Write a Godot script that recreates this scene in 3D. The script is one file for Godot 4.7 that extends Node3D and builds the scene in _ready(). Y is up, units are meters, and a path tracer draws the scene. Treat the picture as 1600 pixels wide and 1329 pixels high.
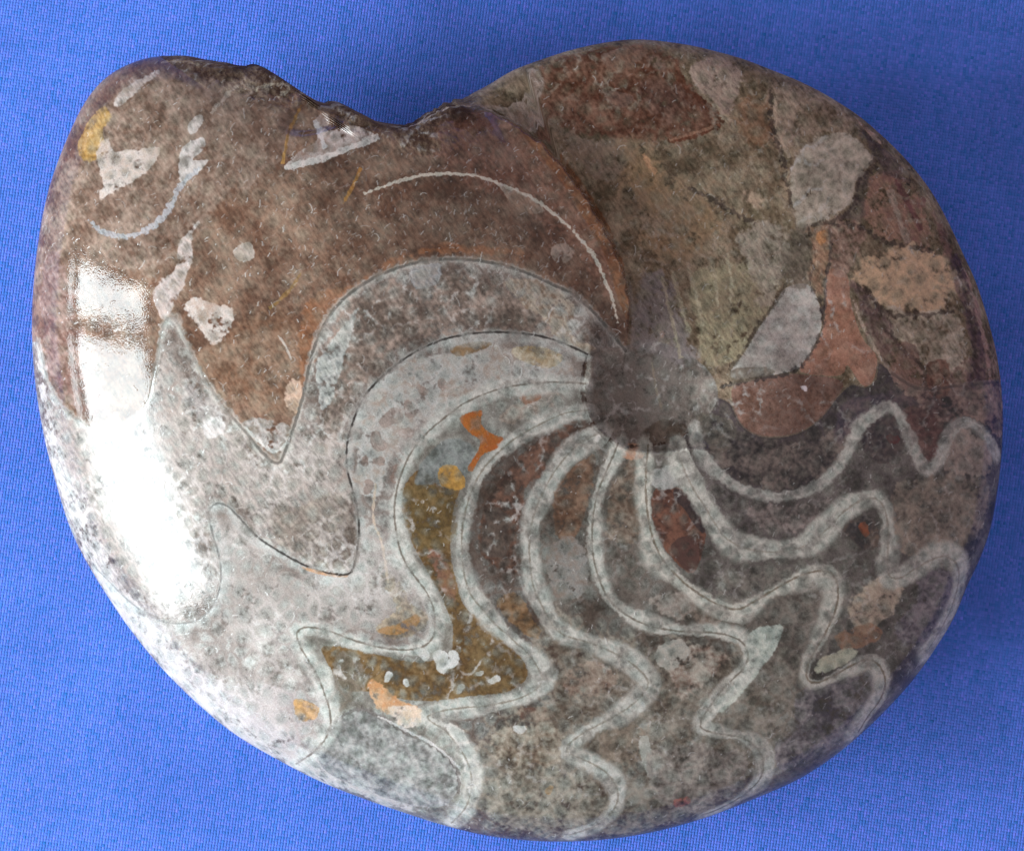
extends Node3D
# A polished ammonoid fossil lying on a blue cloth beside a window.
# Plan units: 1 unit = 0.1 mm, seen from above.  UNIT turns them into metres.

const UNIT := 0.0001
const EYE := 0.80                       # height of the camera over the cloth
const MID := Vector2(800.0, 664.5)
const HUB := Vector2(1010.0, 628.0)     # centre of the coil
const TW := 1600
const TH := 1329
const RIM := 250.0                      # height of the keel plane over the cloth
const ANGLES := 2048
const RING := 1500
const RINGS := 300

var radius_fine := PackedFloat32Array()
var radius_soft := PackedFloat32Array()
var thickness := PackedFloat32Array()
var step_line := PackedVector2Array()

var n_big: PackedByteArray
var n_mid: PackedByteArray
var n_fine: PackedByteArray
var n_cell: PackedByteArray
var n_grain: PackedByteArray
var n_vein: PackedByteArray
var n_cloud: PackedByteArray
var region: PackedByteArray
var tint := PackedVector3Array()
var suture_d := PackedFloat32Array()
var suture_k := PackedByteArray()
var dust := PackedByteArray()
var relief := PackedFloat32Array()
var gloss := PackedByteArray()
var bands := []
var sutures := []
var fossil: Node3D
var stone: StandardMaterial3D
var rubble: StandardMaterial3D


func _ready() -> void:
	# ---- camera
	var cam := Camera3D.new()
	cam.name = "camera"
	cam.fov = rad_to_deg(2.0 * atan(TH * 0.5 * UNIT / EYE))
	cam.near = 0.02
	cam.far = 20.0
	cam.position = Vector3(0, EYE, 0)
	cam.rotation = Vector3(-PI / 2, 0, 0)
	var lens := CameraAttributesPhysical.new()
	lens.frustum_focal_length = 90.0
	lens.frustum_focus_distance = EYE - 0.040
	lens.exposure_aperture = 12.0
	lens.frustum_near = 0.02
	lens.frustum_far = 20.0
	add_child(cam)
	cam.fov = rad_to_deg(2.0 * atan(TH * 0.5 * UNIT / EYE))
	cam.current = true
	# ---- the dim room round the table
	var env := Environment.new()
	env.background_mode = Environment.BG_COLOR
	env.background_color = Color(0.75, 0.725, 0.745)
	env.background_energy_multiplier = 1.0
	env.tonemap_mode = Environment.TONE_MAPPER_LINEAR
	env.tonemap_exposure = 1.0
	env.sdfgi_enabled = true
	env.ssao_enabled = true
	env.ssil_enabled = true
	var we := WorldEnvironment.new()
	we.name = "environment"
	we.environment = env
	add_child(we)
	# ---- daylight through the panes of a window to the left
	pane(Vector3(-0.62, 0.285, 0.225), Vector2(0.49, 0.31), 1.15)
	pane(Vector3(-0.62, 0.285, -0.083), Vector2(0.062, 0.31), 1.15)
	pane(Vector3(-0.62, 0.090, 0.225), Vector2(0.49, 0.030), 0.6)
	pane(Vector3(-0.62, 0.090, -0.083), Vector2(0.062, 0.030), 0.6)

	make_cloth()
	make_fossil()


func pane(at: Vector3, size: Vector2, energy: float) -> void:
	var l := AreaLight3D.new()
	l.name = "window_light"
	l.area_size = size
	l.area_normalize_energy = false
	l.light_energy = energy * 8.2
	l.light_color = Color(0.92, 0.98, 1.0)
	l.area_range = 5.0
	l.shadow_enabled = true
	add_child(l, true)
	l.position = at
	l.rotation = Vector3(0, -PI / 2, 0)


# ------------------------------------------------------------------ helpers
func lin(r: float, g: float, b: float) -> Vector3:
	var c := Color(r / 255.0, g / 255.0, b / 255.0).srgb_to_linear()
	return Vector3(c.r, c.g, c.b)


# the colour of the stone itself, from how it looks and how much light falls there
func stone_color(rgb: Vector3, u: float) -> Vector3:
	var e := lerpf(1.75, 0.57, clampf(u / 1600.0, 0, 1))
	var a := lin(rgb.x, rgb.y, rgb.z) / e
	return a.clamp(Vector3(0.006, 0.005, 0.004), Vector3(0.62, 0.62, 0.62))


func rings_of(list: Array) -> PackedVector2Array:
	var p := PackedVector2Array()
	for i in range(0, list.size(), 2):
		p.append(Vector2(list[i], list[i + 1]))
	return p


func spline(p: PackedVector2Array, step: float, closed := false) -> PackedVector2Array:
	var o := PackedVector2Array()
	var n := p.size()
	for i in (n if closed else n - 1):
		var a := p[(i - 1 + n) % n] if closed else p[maxi(i - 1, 0)]
		var b := p[i]
		var c := p[(i + 1) % n]
		var d := p[(i + 2) % n] if closed else p[mini(i + 2, n - 1)]
		var k := maxi(1, int(ceil(b.distance_to(c) / step)))
		for j in k:
			o.append(b.cubic_interpolate(c, a, d, float(j) / k))
	if not closed:
		o.append(p[n - 1])
	return o


func to_plan(p: Vector2) -> Vector2:
	var q := p
	for i in 4:
		q = MID + (p - MID) * (1.0 - (RIM + dome(q)) * UNIT / EYE)
	return q


func plan_all(p: PackedVector2Array) -> PackedVector2Array:
	var o := PackedVector2Array()
	for v in p:
		o.append(to_plan(v))
	return o


# ------------------------------------------------------------------ shape of the shell
func table(t: PackedFloat32Array, angle: float) -> float:
	var f := fposmod(angle / TAU, 1.0) * ANGLES
	var i := int(f)
	f -= i
	return lerpf(t[i % ANGLES], t[(i + 1) % ANGLES], f)


func smoothed(t: PackedFloat32Array, sigma: float) -> PackedFloat32Array:
	var o := t
	var w := int(sigma)
	for pass_ in 3:
		var s := 0.0
		var r := PackedFloat32Array()
		r.resize(ANGLES)
		for i in range(-w, w + 1):
			s += o[posmod(i, ANGLES)]
		for i in ANGLES:
			r[i] = s / (2 * w + 1)
			s += o[(i + w + 1) % ANGLES] - o[posmod(i - w, ANGLES)]
		o = r
	return o


func radii(outline: PackedVector2Array) -> PackedFloat32Array:
	var p := spline(outline, 4.0, true)
	var t := PackedFloat32Array()
	t.resize(ANGLES)
	t.fill(-1.0)
	var n := p.size()
	for i in n:
		var a := p[i] - HUB
		var b := p[(i + 1) % n] - HUB
		var fa := fposmod(a.angle() / TAU, 1.0) * ANGLES
		var turn := wrapf(b.angle() - a.angle(), -PI, PI) / TAU * ANGLES
		var lo := ceili(minf(fa, fa + turn))
		var hi := floori(maxf(fa, fa + turn))
		for k in range(lo, hi + 1):
			var f := clampf((k - fa) / turn, 0, 1) if absf(turn) > 1e-5 else 0.0
			t[posmod(k, ANGLES)] = lerpf(a.length(), b.length(), f)
	for k in ANGLES:
		if t[k] < 0:
			t[k] = t[k - 1]
	return t


func prepare_shape() -> void:
	crumble.seed = 19
	crumble.frequency = 0.03
	crumble.fractal_octaves = 3
	var squeeze := 1.0 - (RIM - 20.0) * UNIT / EYE
	var edge := rings_of([619, 199, 587, 190, 550, 171, 525, 159, 500, 159, 474, 152, 450, 137, 431, 115, 403, 106, 353, 101, 312, 95, 287, 88, 244, 89, 200, 102, 162, 126, 133, 162, 110, 208, 91, 255, 75, 305, 62, 371, 54, 440, 51, 500, 53, 560, 59, 619, 72, 690, 89, 755, 110, 822, 135, 875, 169, 930, 208, 987, 256, 1045, 312, 1100, 370, 1147, 445, 1191, 505, 1221, 568, 1246, 629, 1267, 688, 1286, 752, 1302, 821, 1311, 880, 1313, 942, 1310, 1006, 1301, 1061, 1288, 1116, 1271, 1174, 1248, 1243, 1218, 1297, 1184, 1345, 1145, 1390, 1101, 1428, 1058, 1463, 1008, 1490, 963, 1510, 915, 1530, 872, 1547, 822, 1559, 755, 1565, 690, 1565, 625, 1556, 555, 1541, 495, 1523, 440, 1503, 396, 1485, 357, 1459, 308, 1431, 269, 1405, 240, 1375, 211, 1338, 180, 1291, 150, 1248, 128, 1206, 111, 1159, 93, 1112, 80, 1066, 70, 1000, 63, 950, 67, 894, 79, 841, 96, 800, 112, 763, 134, 725, 153, 700, 160, 675, 171, 650, 187])
	var fine := PackedVector2Array()
	for p in edge:
		fine.append(MID + (p - MID) * squeeze)
	var sharp := smoothed(radii(fine), 1.0)
	radius_fine = smoothed(radii(fine), 3.0)
	for i in ANGLES:
		radius_fine[i] = lerpf(radius_fine[i], sharp[i], mouth(wrapf(TAU * i / ANGLES, -PI, PI)))
	var chip := FastNoiseLite.new()
	chip.seed = 31
	chip.frequency = 0.05
	chip.fractal_octaves = 3
	for i in ANGLES:
		var a := wrapf(TAU * i / ANGLES, -PI, PI)
		radius_fine[i] += mouth(a) * chip.get_noise_1d(i) * 15.0
	# the same coil with the broken mouth made good
	var whole := PackedVector2Array()
	for p in [Vector2(720, 132), Vector2(640, 98), Vector2(540, 76), Vector2(450, 72), Vector2(370, 78)]:
		whole.append(MID + (p - MID) * squeeze)
	for p in edge:
		if not (p.x > 320 and p.x < 760 and p.y < 205):
			whole.append(MID + (p - MID) * squeeze)
	radius_soft = smoothed(radii(whole), 26.0)
	thickness = smoothed(radii(whole), 170.0)
	for i in ANGLES:
		thickness[i] = thickness[i] * 0.30
	var raw := spline(rings_of([668, 120, 716, 152, 760, 162, 800, 182, 840, 212, 880, 255, 915, 300, 945, 350, 968, 400, 982, 450, 984, 500, 978, 548]), 14.0)
	step_line = PackedVector2Array()
	for p in raw:
		step_line.append(MID + (p - MID) * (1.0 - (RIM + 215.0) * UNIT / EYE))


func step_drop(p: Vector2) -> float:
	if p.x < 560 or p.y > 620:
		return 0.0
	var best := 1e9
	var side := 0.0
	var along := 0.0
	var n := step_line.size()
	for i in n - 1:
		var a := step_line[i]
		var d := step_line[i + 1] - a
		var q := p - a
		var f := clampf(q.dot(d) / d.length_squared(), 0, 1)
		var r := (q - d * f).length_squared()
		if r < best:
			best = r
			side = d.cross(q)
			along = (i + f) / (n - 1)
	best = sqrt(best)
	var s := (-best if side > 0 else best) + crumble.get_noise_2d(p.x, p.y) * 4.5   # below or left of the line is the last whorl
	var deep := 44.0 * (1.0 - smoothstep(0.80, 1.0, along)) + 6.0
	deep *= 1.0 - smoothstep(540, 620, p.y)
	if s <= -3.0:
		return 0.0
	return deep * smoothstep(-3.0, 5.0, s) * exp(-maxf(s - 5.0, 0.0) / 300.0)


# how far a direction lies within the broken mouth
func mouth(a: float) -> float:
	var d := rad_to_deg(a)
	return smoothstep(-146.0, -141.0, d) * smoothstep(-119.0, -125.0, d)


func dome(p: Vector2) -> float:
	var v := p - HUB
	var r := v.length()
	var a := v.angle()
	var rho := minf(r / table(radius_fine, a), 1.0)
	var soft := r / table(radius_soft, a)
	var m := clampf(rho + (soft - rho) * (1.0 - pow(rho, lerpf(7.0, 60.0, mouth(a)))), 0, 1)
	var t := lerpf(215.0, table(thickness, a), smoothstep(0.0, 0.55, soft))
	var h := t * pow(maxf(0.0, 1.0 - pow(m, 3.0)), 0.7)
	var pit := (v - Vector2(6, -4)) / Vector2(100, 78)
	var open := smoothstep(-0.35, 0.55, (v.x * 0.62 - v.y * 0.78) / maxf(r, 1.0))
	h -= 34.0 * (1.0 - smoothstep(lerpf(0.92, 0.30, open), lerpf(1.03, 2.1, open), pit.length())) + 8.0 * exp(-pit.length_squared() * 1.2)
	if p.y < 300.0 and p.x < 720.0:
		# the flake lost beside the broken mouth
		var lost := (p - Vector2(524, 196)).rotated(0.42) / Vector2(74, 30)
		h -= 11.0 * (1.0 - smoothstep(0.7, 1.05, lost.length()))
	if rho < 0.999:
		h -= step_drop(p) * smoothstep(1.0, 0.86, rho)
	return maxf(h, 0.0)


# ------------------------------------------------------------------ drawing on the stone
func fill(im: Image, p: PackedVector2Array, value: float) -> void:
	var c := Color(value, value, value)
	var top := 1e9
	var low := -1e9
	for v in p:
		top = minf(top, v.y)
		low = maxf(low, v.y)
	var n := p.size()
	for y in range(maxi(0, int(floor(top))), mini(im.get_height(), int(ceil(low)) + 1)):
		var yy := y + 0.5
		var xs := PackedFloat32Array()
		for i in n:
			var a := p[i]
			var b := p[(i + 1) % n]
			if (a.y <= yy) != (b.y <= yy):
				xs.append(a.x + (yy - a.y) / (b.y - a.y) * (b.x - a.x))
		xs.sort()
		for k in range(0, xs.size() - 1, 2):
			var x0 := maxi(0, int(round(xs[k])))
			var x1 := mini(im.get_width(), int(round(xs[k + 1])))
			if x1 > x0:
				im.fill_rect(Rect2i(x0, y, x1 - x0, 1), c)


func noise(kind: int, freq: float, octaves: int, s: int, warp := 0.0) -> PackedByteArray:
	var n := FastNoiseLite.new()
	n.noise_type = kind
	n.frequency = freq
	n.seed = s
	n.fractal_type = FastNoiseLite.FRACTAL_FBM if octaves > 1 else FastNoiseLite.FRACTAL_NONE
	n.fractal_octaves = octaves
	n.fractal_gain = 0.42
	if kind == FastNoiseLite.TYPE_CELLULAR:
		n.cellular_return_type = FastNoiseLite.RETURN_DISTANCE2_DIV
		n.cellular_jitter = 1.0
	if warp > 0:
		n.domain_warp_enabled = true
		n.domain_warp_amplitude = warp
		n.domain_warp_frequency = 0.02
	return n.get_image(TW, TH).get_data()


# a patch of another colour with an uneven, noisy edge
func patch(list: Array, ca: Vector3, cb: Vector3, soft := 2, ragged := 0.5, share := 1.0, sharp := 0.18, mark := -1) -> void:
	var p := plan_all(spline(rings_of(list), 8.0, true))
	var lo := Vector2(1e9, 1e9)
	var hi := -lo
	for v in p:
		lo = lo.min(v)
		hi = hi.max(v)
	if lo.x > 960.0 and lo.y < 480.0:
		soft = mini(soft + 1, 5)
		sharp += 0.05
		ragged += 0.05
		share *= 0.92
	var unit := 1 << soft
	var pad := 4 * unit
	var x0 := int(lo.x) - pad
	var y0 := int(lo.y) - pad
	var w := (int(hi.x - lo.x) + 2 * pad) / unit * unit + unit
	var h := (int(hi.y - lo.y) + 2 * pad) / unit * unit + unit
	var im := Image.create_empty(w, h, false, Image.FORMAT_L8)
	var q := PackedVector2Array()
	for v in p:
		q.append(v - Vector2(x0, y0))
	fill(im, q, 1.0)
	for k in soft:
		im.shrink_x2()
	im.resize(w, h, Image.INTERPOLATE_CUBIC)
	var m := im.get_data()
	var u := (lo.x + hi.x) * 0.5
	var a := stone_color(ca, u)
	var b := stone_color(cb, u)
	for y in h:
		var yy := y + y0
		if yy < 0 or yy >= TH:
			continue
		for x in w:
			var xx := x + x0
			var v := m[y * w + x]
			if v < 8 or xx < 0 or xx >= TW:
				continue
			var i := yy * TW + xx
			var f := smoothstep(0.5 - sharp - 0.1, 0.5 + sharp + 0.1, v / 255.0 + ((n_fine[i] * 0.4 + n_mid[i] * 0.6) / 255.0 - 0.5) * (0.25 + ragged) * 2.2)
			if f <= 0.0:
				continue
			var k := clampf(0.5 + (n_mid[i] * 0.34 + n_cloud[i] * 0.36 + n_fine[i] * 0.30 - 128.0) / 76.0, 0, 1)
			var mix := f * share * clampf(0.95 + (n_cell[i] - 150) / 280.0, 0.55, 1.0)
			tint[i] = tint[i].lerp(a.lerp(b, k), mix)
			if mark >= 0 and f > 0.5:
				region[i] = mark


# a thin vein or crack
func vein(list: Array, width: float, c: Vector3, share := 1.0, ragged := 1.0, deep := 0.0, mark := -1) -> void:
	var p := plan_all(spline(rings_of(list), 9.0))
	var u := p[p.size() / 2].x
	var col := stone_color(c, u)
	var reach := width + 2.0 + ragged * 2.0
	for s in p.size() - 1:
		var a := p[s]
		var d := p[s + 1] - a
		var lo := a.min(p[s + 1]) - Vector2(reach, reach)
		var hi := a.max(p[s + 1]) + Vector2(reach, reach)
		var taper := smoothstep(0.0, 0.12, float(s) / p.size()) * smoothstep(1.0, 0.88, float(s) / p.size()) * 0.6 + 0.4
		for y in range(maxi(0, int(lo.y)), mini(TH, int(hi.y) + 1)):
			for x in range(maxi(0, int(lo.x)), mini(TW, int(hi.x) + 1)):
				var q := Vector2(x + 0.5, y + 0.5) - a
				var f := q.dot(d) / d.length_squared()
				if f < 0.0 or f >= 1.0:
					continue
				var i := y * TW + x
				var r := absf(d.cross(q)) / d.length() + (n_fine[i] / 255.0 - 0.5) * ragged * 2.5
				r += (n_mid[i] / 255.0 - 0.5) * width * 0.5
				var v := 1.0 - smoothstep(width * 0.5 * taper - 0.6, width * 0.5 * taper + 0.9, r)
				if v > 0.0:
					tint[i] = tint[i].lerp(col, v * share)
					if deep != 0.0:
						relief[i] -= deep * v
					if mark >= 0 and v > 0.35:
						region[i] = mark


func measure_sutures() -> void:
	suture_d.resize(TW * TH)
	suture_d.fill(99.0)
	suture_k.resize(TW * TH)
	for k in sutures.size():
		var p: PackedVector2Array = sutures[k]
		var reach: float = maxf(bands[k][0], bands[k][1]) + 9.0
		for s in p.size() - 1:
			var a := p[s]
			var d := p[s + 1] - a
			var len2 := d.length_squared()
			var lo := a.min(p[s + 1]) - Vector2(reach, reach)
			var hi := a.max(p[s + 1]) + Vector2(reach, reach)
			for y in range(maxi(0, int(lo.y)), mini(TH, int(hi.y) + 1)):
				for x in range(maxi(0, int(lo.x)), mini(TW, int(hi.x) + 1)):
					var q := Vector2(x + 0.5, y + 0.5) - a
					var f := clampf(q.dot(d) / len2, 0.0, 1.0)
					var r := (q - d * f).length()
					var i := y * TW + x
					if r < absf(suture_d[i]):
						suture_d[i] = r if d.cross(q) > 0 else -r
						suture_k[i] = k


func ground_tint(rows: int, results: Array, at: int) -> void:
	# colour of each chamber before stains and veins
	var o := PackedVector3Array()
	var y0 := at * rows
	var y1 := mini(TH, y0 + rows)
	o.resize((y1 - y0) * TW)
	var j := 0
	for y in range(y0, y1):
		for x in TW:
			var i := y * TW + x
			var g: Array = palette[region[i]]
			var m := clampf(0.5 + ((n_mid[i] * 0.28 + n_cloud[i] * 0.46) + n_fine[i] * 0.20 + n_grain[i] * 0.06 - 128.0) / 82.0, 0, 1)
			var c: Vector3 = (g[0] as Vector3).lerp(g[1], m)
			var cell := n_cell[i] / 255.0
			c = c.lerp(g[2], smoothstep(0.55, 0.9, cell + (n_fine[i] - 128) / 420.0) * float(g[3]))
			var b := (n_big[i] - 128) / 128.0
			o[j] = c * (1.0 + 0.28 * b)
			j += 1
	results[at] = o


func finish(rows: int, results: Array, at: int) -> void:
	var y0 := at * rows
	var y1 := mini(TH, y0 + rows)
	var rgb := PackedByteArray()
	rgb.resize((y1 - y0) * TW * 3)
	var j := 0
	for y in range(y0, y1):
		for x in TW:
			var i := y * TW + x
			var c := tint[i]
			var d := suture_d[i]
			var fine := n_fine[i] / 255.0 - 0.5
			var banded := 0.0
			if absf(d) < 40.0:
				var band: Array = bands[suture_k[i]]
				var w: float = (band[0] if d < 0.0 else band[1]) * (1.06 + (n_big[i] - 128) / 150.0)
				var r := absf(d)
				var patchy := clampf(0.96 + (n_mid[i] - 128) / 95.0, 0.55, 1.0)
				if w > 0.5:
					var f := 1.0 - smoothstep(w * 0.70, w + 3.5, r + fine * 7.0 + (n_mid[i] - 128) / 40.0)
					c = c.lerp((band[4] as Vector3) * (1.04 + fine * 0.50 + (n_cell[i] - 128) / 700.0), f * float(band[2]) * patchy)
					banded = f * patchy
				var l := 1.0 - smoothstep(float(band[5]) * 0.5 - 0.5, float(band[5]) * 0.5 + 1.1, r + fine * 1.6)
				c = c.lerp(band[6], l * float(band[3]) * clampf(0.85 + (n_mid[i] - 118) / 60.0, 0.35, 1.0) * (0.45 + 0.55 * smoothstep(300, 480, x)))
			var grain := (n_grain[i] - 128) / 128.0
			var plain := region[i] == 0 or region[i] == 40
			var rough := 1.0 - 0.6 * banded
			if y > 600 and (region[i] == 1 or region[i] == 2):
				c = c.lerp(Vector3(0.40, 0.37, 0.345), smoothstep(0.50, 0.88, n_cell[i] / 255.0 + fine * 0.3) * clampf(0.26 + (n_big[i] - 128) / 260.0, 0.04, 0.5) * smoothstep(600, 760, y))
			if not plain:
				var net := smoothstep(0.72, 0.93, n_vein[i] / 255.0 + fine * 0.16) * clampf(0.30 + (n_big[i] - 128) / 200.0, 0.0, 0.6) * rough * (0.45 if region[i] > 2 and region[i] < 10 else 1.0)
				c = c.lerp(Vector3(0.40, 0.375, 0.345) if region[i] != 10 else Vector3(0.26, 0.215, 0.165), net)
				c *= 1.0 - 0.12 * smoothstep(0.30, 0.14, n_fine[i] / 255.0 + (n_mid[i] - 128) / 900.0) * rough
			var streak := grit.get_noise_2d(x * 0.82 - y * 0.57, (x * 0.57 + y * 0.82) * 0.30)
			c *= 1.0 + grain * (0.16 if plain else 0.22) + fine * (0.22 if plain else 0.34) * rough + streak * (0.40 if region[i] < 2 or region[i] == 10 else 0.14) + (n_mid[i] - 128) / 128.0 * (0.14 if region[i] == 0 else 0.24) * rough + (n_cell[i] - 128) / 128.0 * 0.10 * rough
			c.x *= 0.99 + (n_cell[i] - 128) * 0.0005
			var u := dust[i] / 255.0
			c = c.lerp(Vector3(0.52, 0.49, 0.46), u * 0.72)
			var s := Color(maxf(c.x, 0.004), maxf(c.y, 0.004), maxf(c.z, 0.004)).linear_to_srgb()
			rgb[j] = clampi(int(s.r * 255.0 + 0.5), 0, 255)
			rgb[j + 1] = clampi(int(s.g * 255.0 + 0.5), 0, 255)
			rgb[j + 2] = clampi(int(s.b * 255.0 + 0.5), 0, 255)
			j += 3
	results[at] = rgb


func surface_maps(rows: int, results: Array, at: int) -> void:
	var y0 := at * rows
	var y1 := mini(TH, y0 + rows)
	var h := PackedFloat32Array()
	h.resize((y1 - y0) * TW)
	var g := PackedByteArray()
	g.resize((y1 - y0) * TW)
	var j := 0
	for y in range(y0, y1):
		for x in TW:
			var i := y * TW + x
			var k := region[i]
			var worn: float = wear[k]
			var v := relief[i] + worn * ((n_mid[i] - 128) / 128.0 * 0.34 + (n_fine[i] - 128) / 128.0 * 0.17)
			v += (n_big[i] - 128) / 128.0 * 0.10 + (n_grain[i] - 128) / 128.0 * 0.012
			var torn := 0.0
			if y < 330 and x > 270 and x < 780:
				var q := Vector2(x, y) - HUB
				torn = mouth(q.angle()) * smoothstep(0.78, 0.95, q.length() / table(radius_fine, q.angle()))
				v += torn * ((n_mid[i] - 128) / 128.0 * 0.5 + (n_fine[i] - 128) / 128.0 * 0.35)
			var d := absf(suture_d[i])
			if d < 6.0:
				v -= 0.015 * (1.0 - smoothstep(0.4, 2.6, d))
			v += dust[i] / 255.0 * 0.12
			h[j] = v
			var r := 0.03 + worn * 0.55 + (n_fine[i] / 255.0) * 0.03 + torn * 0.45 + dust[i] / 255.0 * 0.3
			if k == 1 or k == 2 or k == 41 or k == 42:
				r += 0.11
			g[j] = clampi(int(r * 255.0), 0, 255)
			j += 1
	results[at] = [h, g]


func in_bands(what: Callable) -> Array:
	var rows := 48
	var n := ceili(TH / float(rows))
	var results := []
	results.resize(n)
	var id := WorkerThreadPool.add_group_task(func(k): what.call(rows, results, k), n)
	WorkerThreadPool.wait_for_group_task_completion(id)
	return results


var crumble := FastNoiseLite.new()
var palette := []
var grit := FastNoiseLite.new()
var wear := PackedFloat32Array()


# ------------------------------------------------------------------ the fossil
func make_fossil() -> void:
	prepare_shape()
	n_big = noise(FastNoiseLite.TYPE_SIMPLEX_SMOOTH, 0.006, 3, 11)
	n_mid = noise(FastNoiseLite.TYPE_SIMPLEX_SMOOTH, 0.024, 3, 23, 16.0)
	n_cloud = noise(FastNoiseLite.TYPE_SIMPLEX_SMOOTH, 0.0125, 3, 207, 30.0)
	n_fine = noise(FastNoiseLite.TYPE_SIMPLEX_SMOOTH, 0.095, 3, 37)
	n_cell = noise(FastNoiseLite.TYPE_CELLULAR, 0.042, 1, 51, 14.0)
	n_grain = noise(FastNoiseLite.TYPE_SIMPLEX, 0.36, 2, 63)
	var ridge := FastNoiseLite.new()
	ridge.noise_type = FastNoiseLite.TYPE_SIMPLEX_SMOOTH
	ridge.frequency = 0.017
	ridge.seed = 88
	ridge.fractal_type = FastNoiseLite.FRACTAL_RIDGED
	ridge.fractal_octaves = 3
	ridge.domain_warp_enabled = true
	ridge.domain_warp_amplitude = 22.0
	ridge.domain_warp_frequency = 0.015
	n_vein = ridge.get_image(TW, TH).get_data()
	grit.seed = 71
	grit.frequency = 0.16
	grit.fractal_octaves = 2
	relief.resize(TW * TH)
	draw_regions()
	measure_sutures()
	var parts := in_bands(ground_tint)
	tint = PackedVector3Array()
	for p in parts:
		tint.append_array(p)
	draw_patches()
	draw_dust()
	mark_sutures()
	var rgb := PackedByteArray()
	for p in in_bands(finish):
		rgb.append_array(p)
	var hs := PackedFloat32Array()
	var gs := PackedByteArray()
	for p in in_bands(surface_maps):
		hs.append_array(p[0])
		gs.append_array(p[1])
	stone = StandardMaterial3D.new()
	stone.resource_name = "polished_stone"
	stone.albedo_texture = ImageTexture.create_from_image(Image.create_from_data(TW, TH, false, Image.FORMAT_RGB8, rgb))
	stone.roughness = 1.0
	stone.roughness_texture = ImageTexture.create_from_image(Image.create_from_data(TW, TH, false, Image.FORMAT_L8, gs))
	stone.metallic_specular = 0.38
	stone.heightmap_enabled = true
	stone.heightmap_scale = 0.03
	stone.heightmap_texture = ImageTexture.create_from_image(Image.create_from_data(TW, TH, false, Image.FORMAT_RF, hs.to_byte_array()))
	rubble = stone.duplicate()
	rubble.resource_name = "unpolished_stone"
	rubble.metallic_specular = 0.14
	build_shell()


const S1 := [978, 548, 955, 520, 930, 490, 900, 462, 869, 447, 822, 426, 760, 409, 697, 405, 650, 410, 600, 427, 556, 451, 519, 487, 494, 534, 483, 572, 475, 612, 461, 660, 447, 700, 434, 724, 409, 706, 381, 672, 353, 640, 325, 600, 303, 559, 286, 525, 278, 502, 266, 495, 254, 509, 249, 540, 241, 580, 232, 622, 214, 651, 188, 668, 156, 671, 125, 658, 94, 631, 69, 590, 52, 534]
const S2 := [918, 553, 880, 536, 844, 525, 806, 520, 759, 519, 712, 525, 675, 537, 637, 557, 603, 583, 578, 608, 562, 633, 550, 663, 542, 696, 542, 731, 550, 762, 558, 794, 561, 824, 559, 855, 553, 885, 543, 897, 519, 896, 491, 889, 462, 876, 431, 858, 400, 837, 375, 810, 357, 792, 341, 786, 328, 794, 327, 810, 332, 833, 341, 864, 345, 892, 343, 920, 330, 950, 305, 970, 272, 974, 245, 968, 219, 954, 187, 931, 166, 912, 140, 890]
const S3 := [915, 599, 880, 597, 853, 597, 806, 602, 769, 611, 725, 630, 694, 653, 666, 677, 644, 704, 628, 737, 619, 769, 616, 800, 619, 830, 625, 858, 636, 884, 651, 904, 667, 926, 677, 950, 680, 977, 674, 999, 658, 1011, 631, 1015, 600, 1012, 569, 1005, 541, 996, 519, 987, 494, 981, 475, 980, 464, 988, 467, 1006, 478, 1025, 488, 1042, 498, 1060, 507, 1084, 515, 1110, 515, 1140, 495, 1170, 455, 1200]
const S4 := [920, 640, 900, 642, 875, 648, 837, 666, 803, 686, 776, 709, 753, 735, 738, 764, 728, 795, 722, 829, 722, 869, 727, 905, 737, 931, 753, 951, 776, 977, 803, 1001, 828, 1025, 844, 1050, 846, 1066, 830, 1082, 800, 1094, 759, 1102, 719, 1106, 687, 1111, 668, 1119, 675, 1128, 694, 1140, 712, 1160, 728, 1185, 736, 1210, 735, 1240, 725, 1265, 700, 1295]
const S5 := [940, 676, 920, 684, 898, 699, 871, 730, 852, 762, 837, 796, 828, 835, 828, 876, 833, 914, 845, 942, 861, 972, 880, 991, 925, 1005, 956, 1018, 984, 1034, 1003, 1050, 1013, 1066, 1007, 1082, 986, 1102, 953, 1123, 915, 1143, 893, 1158, 885, 1169, 893, 1178, 918, 1189, 943, 1203, 959, 1220, 966, 1241, 961, 1261, 947, 1278, 926, 1294, 889, 1310]
const S6 := [966, 692, 960, 708, 944, 744, 934, 770, 928, 799, 925, 837, 928, 875, 937, 906, 950, 933, 969, 953, 994, 969, 1025, 980, 1066, 986, 1112, 988, 1140, 993, 1160, 1003, 1169, 1020, 1165, 1040, 1145, 1061, 1124, 1083, 1106, 1108, 1095, 1128, 1099, 1139, 1119, 1145, 1146, 1149, 1168, 1156, 1185, 1170, 1193, 1192, 1188, 1217, 1168, 1242, 1135, 1266, 1098, 1283]
const S7 := [1013, 695, 1010, 728, 1009, 765, 1012, 801, 1019, 836, 1031, 866, 1050, 891, 1075, 915, 1103, 934, 1131, 948, 1156, 951, 1178, 940, 1203, 925, 1234, 907, 1262, 895, 1291, 892, 1306, 904, 1310, 929, 1306, 952, 1296, 976, 1285, 998, 1271, 1021, 1261, 1045, 1263, 1062, 1278, 1066, 1305, 1054, 1333, 1038, 1355, 1030, 1371, 1036, 1382, 1054, 1383, 1076, 1374, 1100, 1362, 1116, 1345, 1150]
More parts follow.
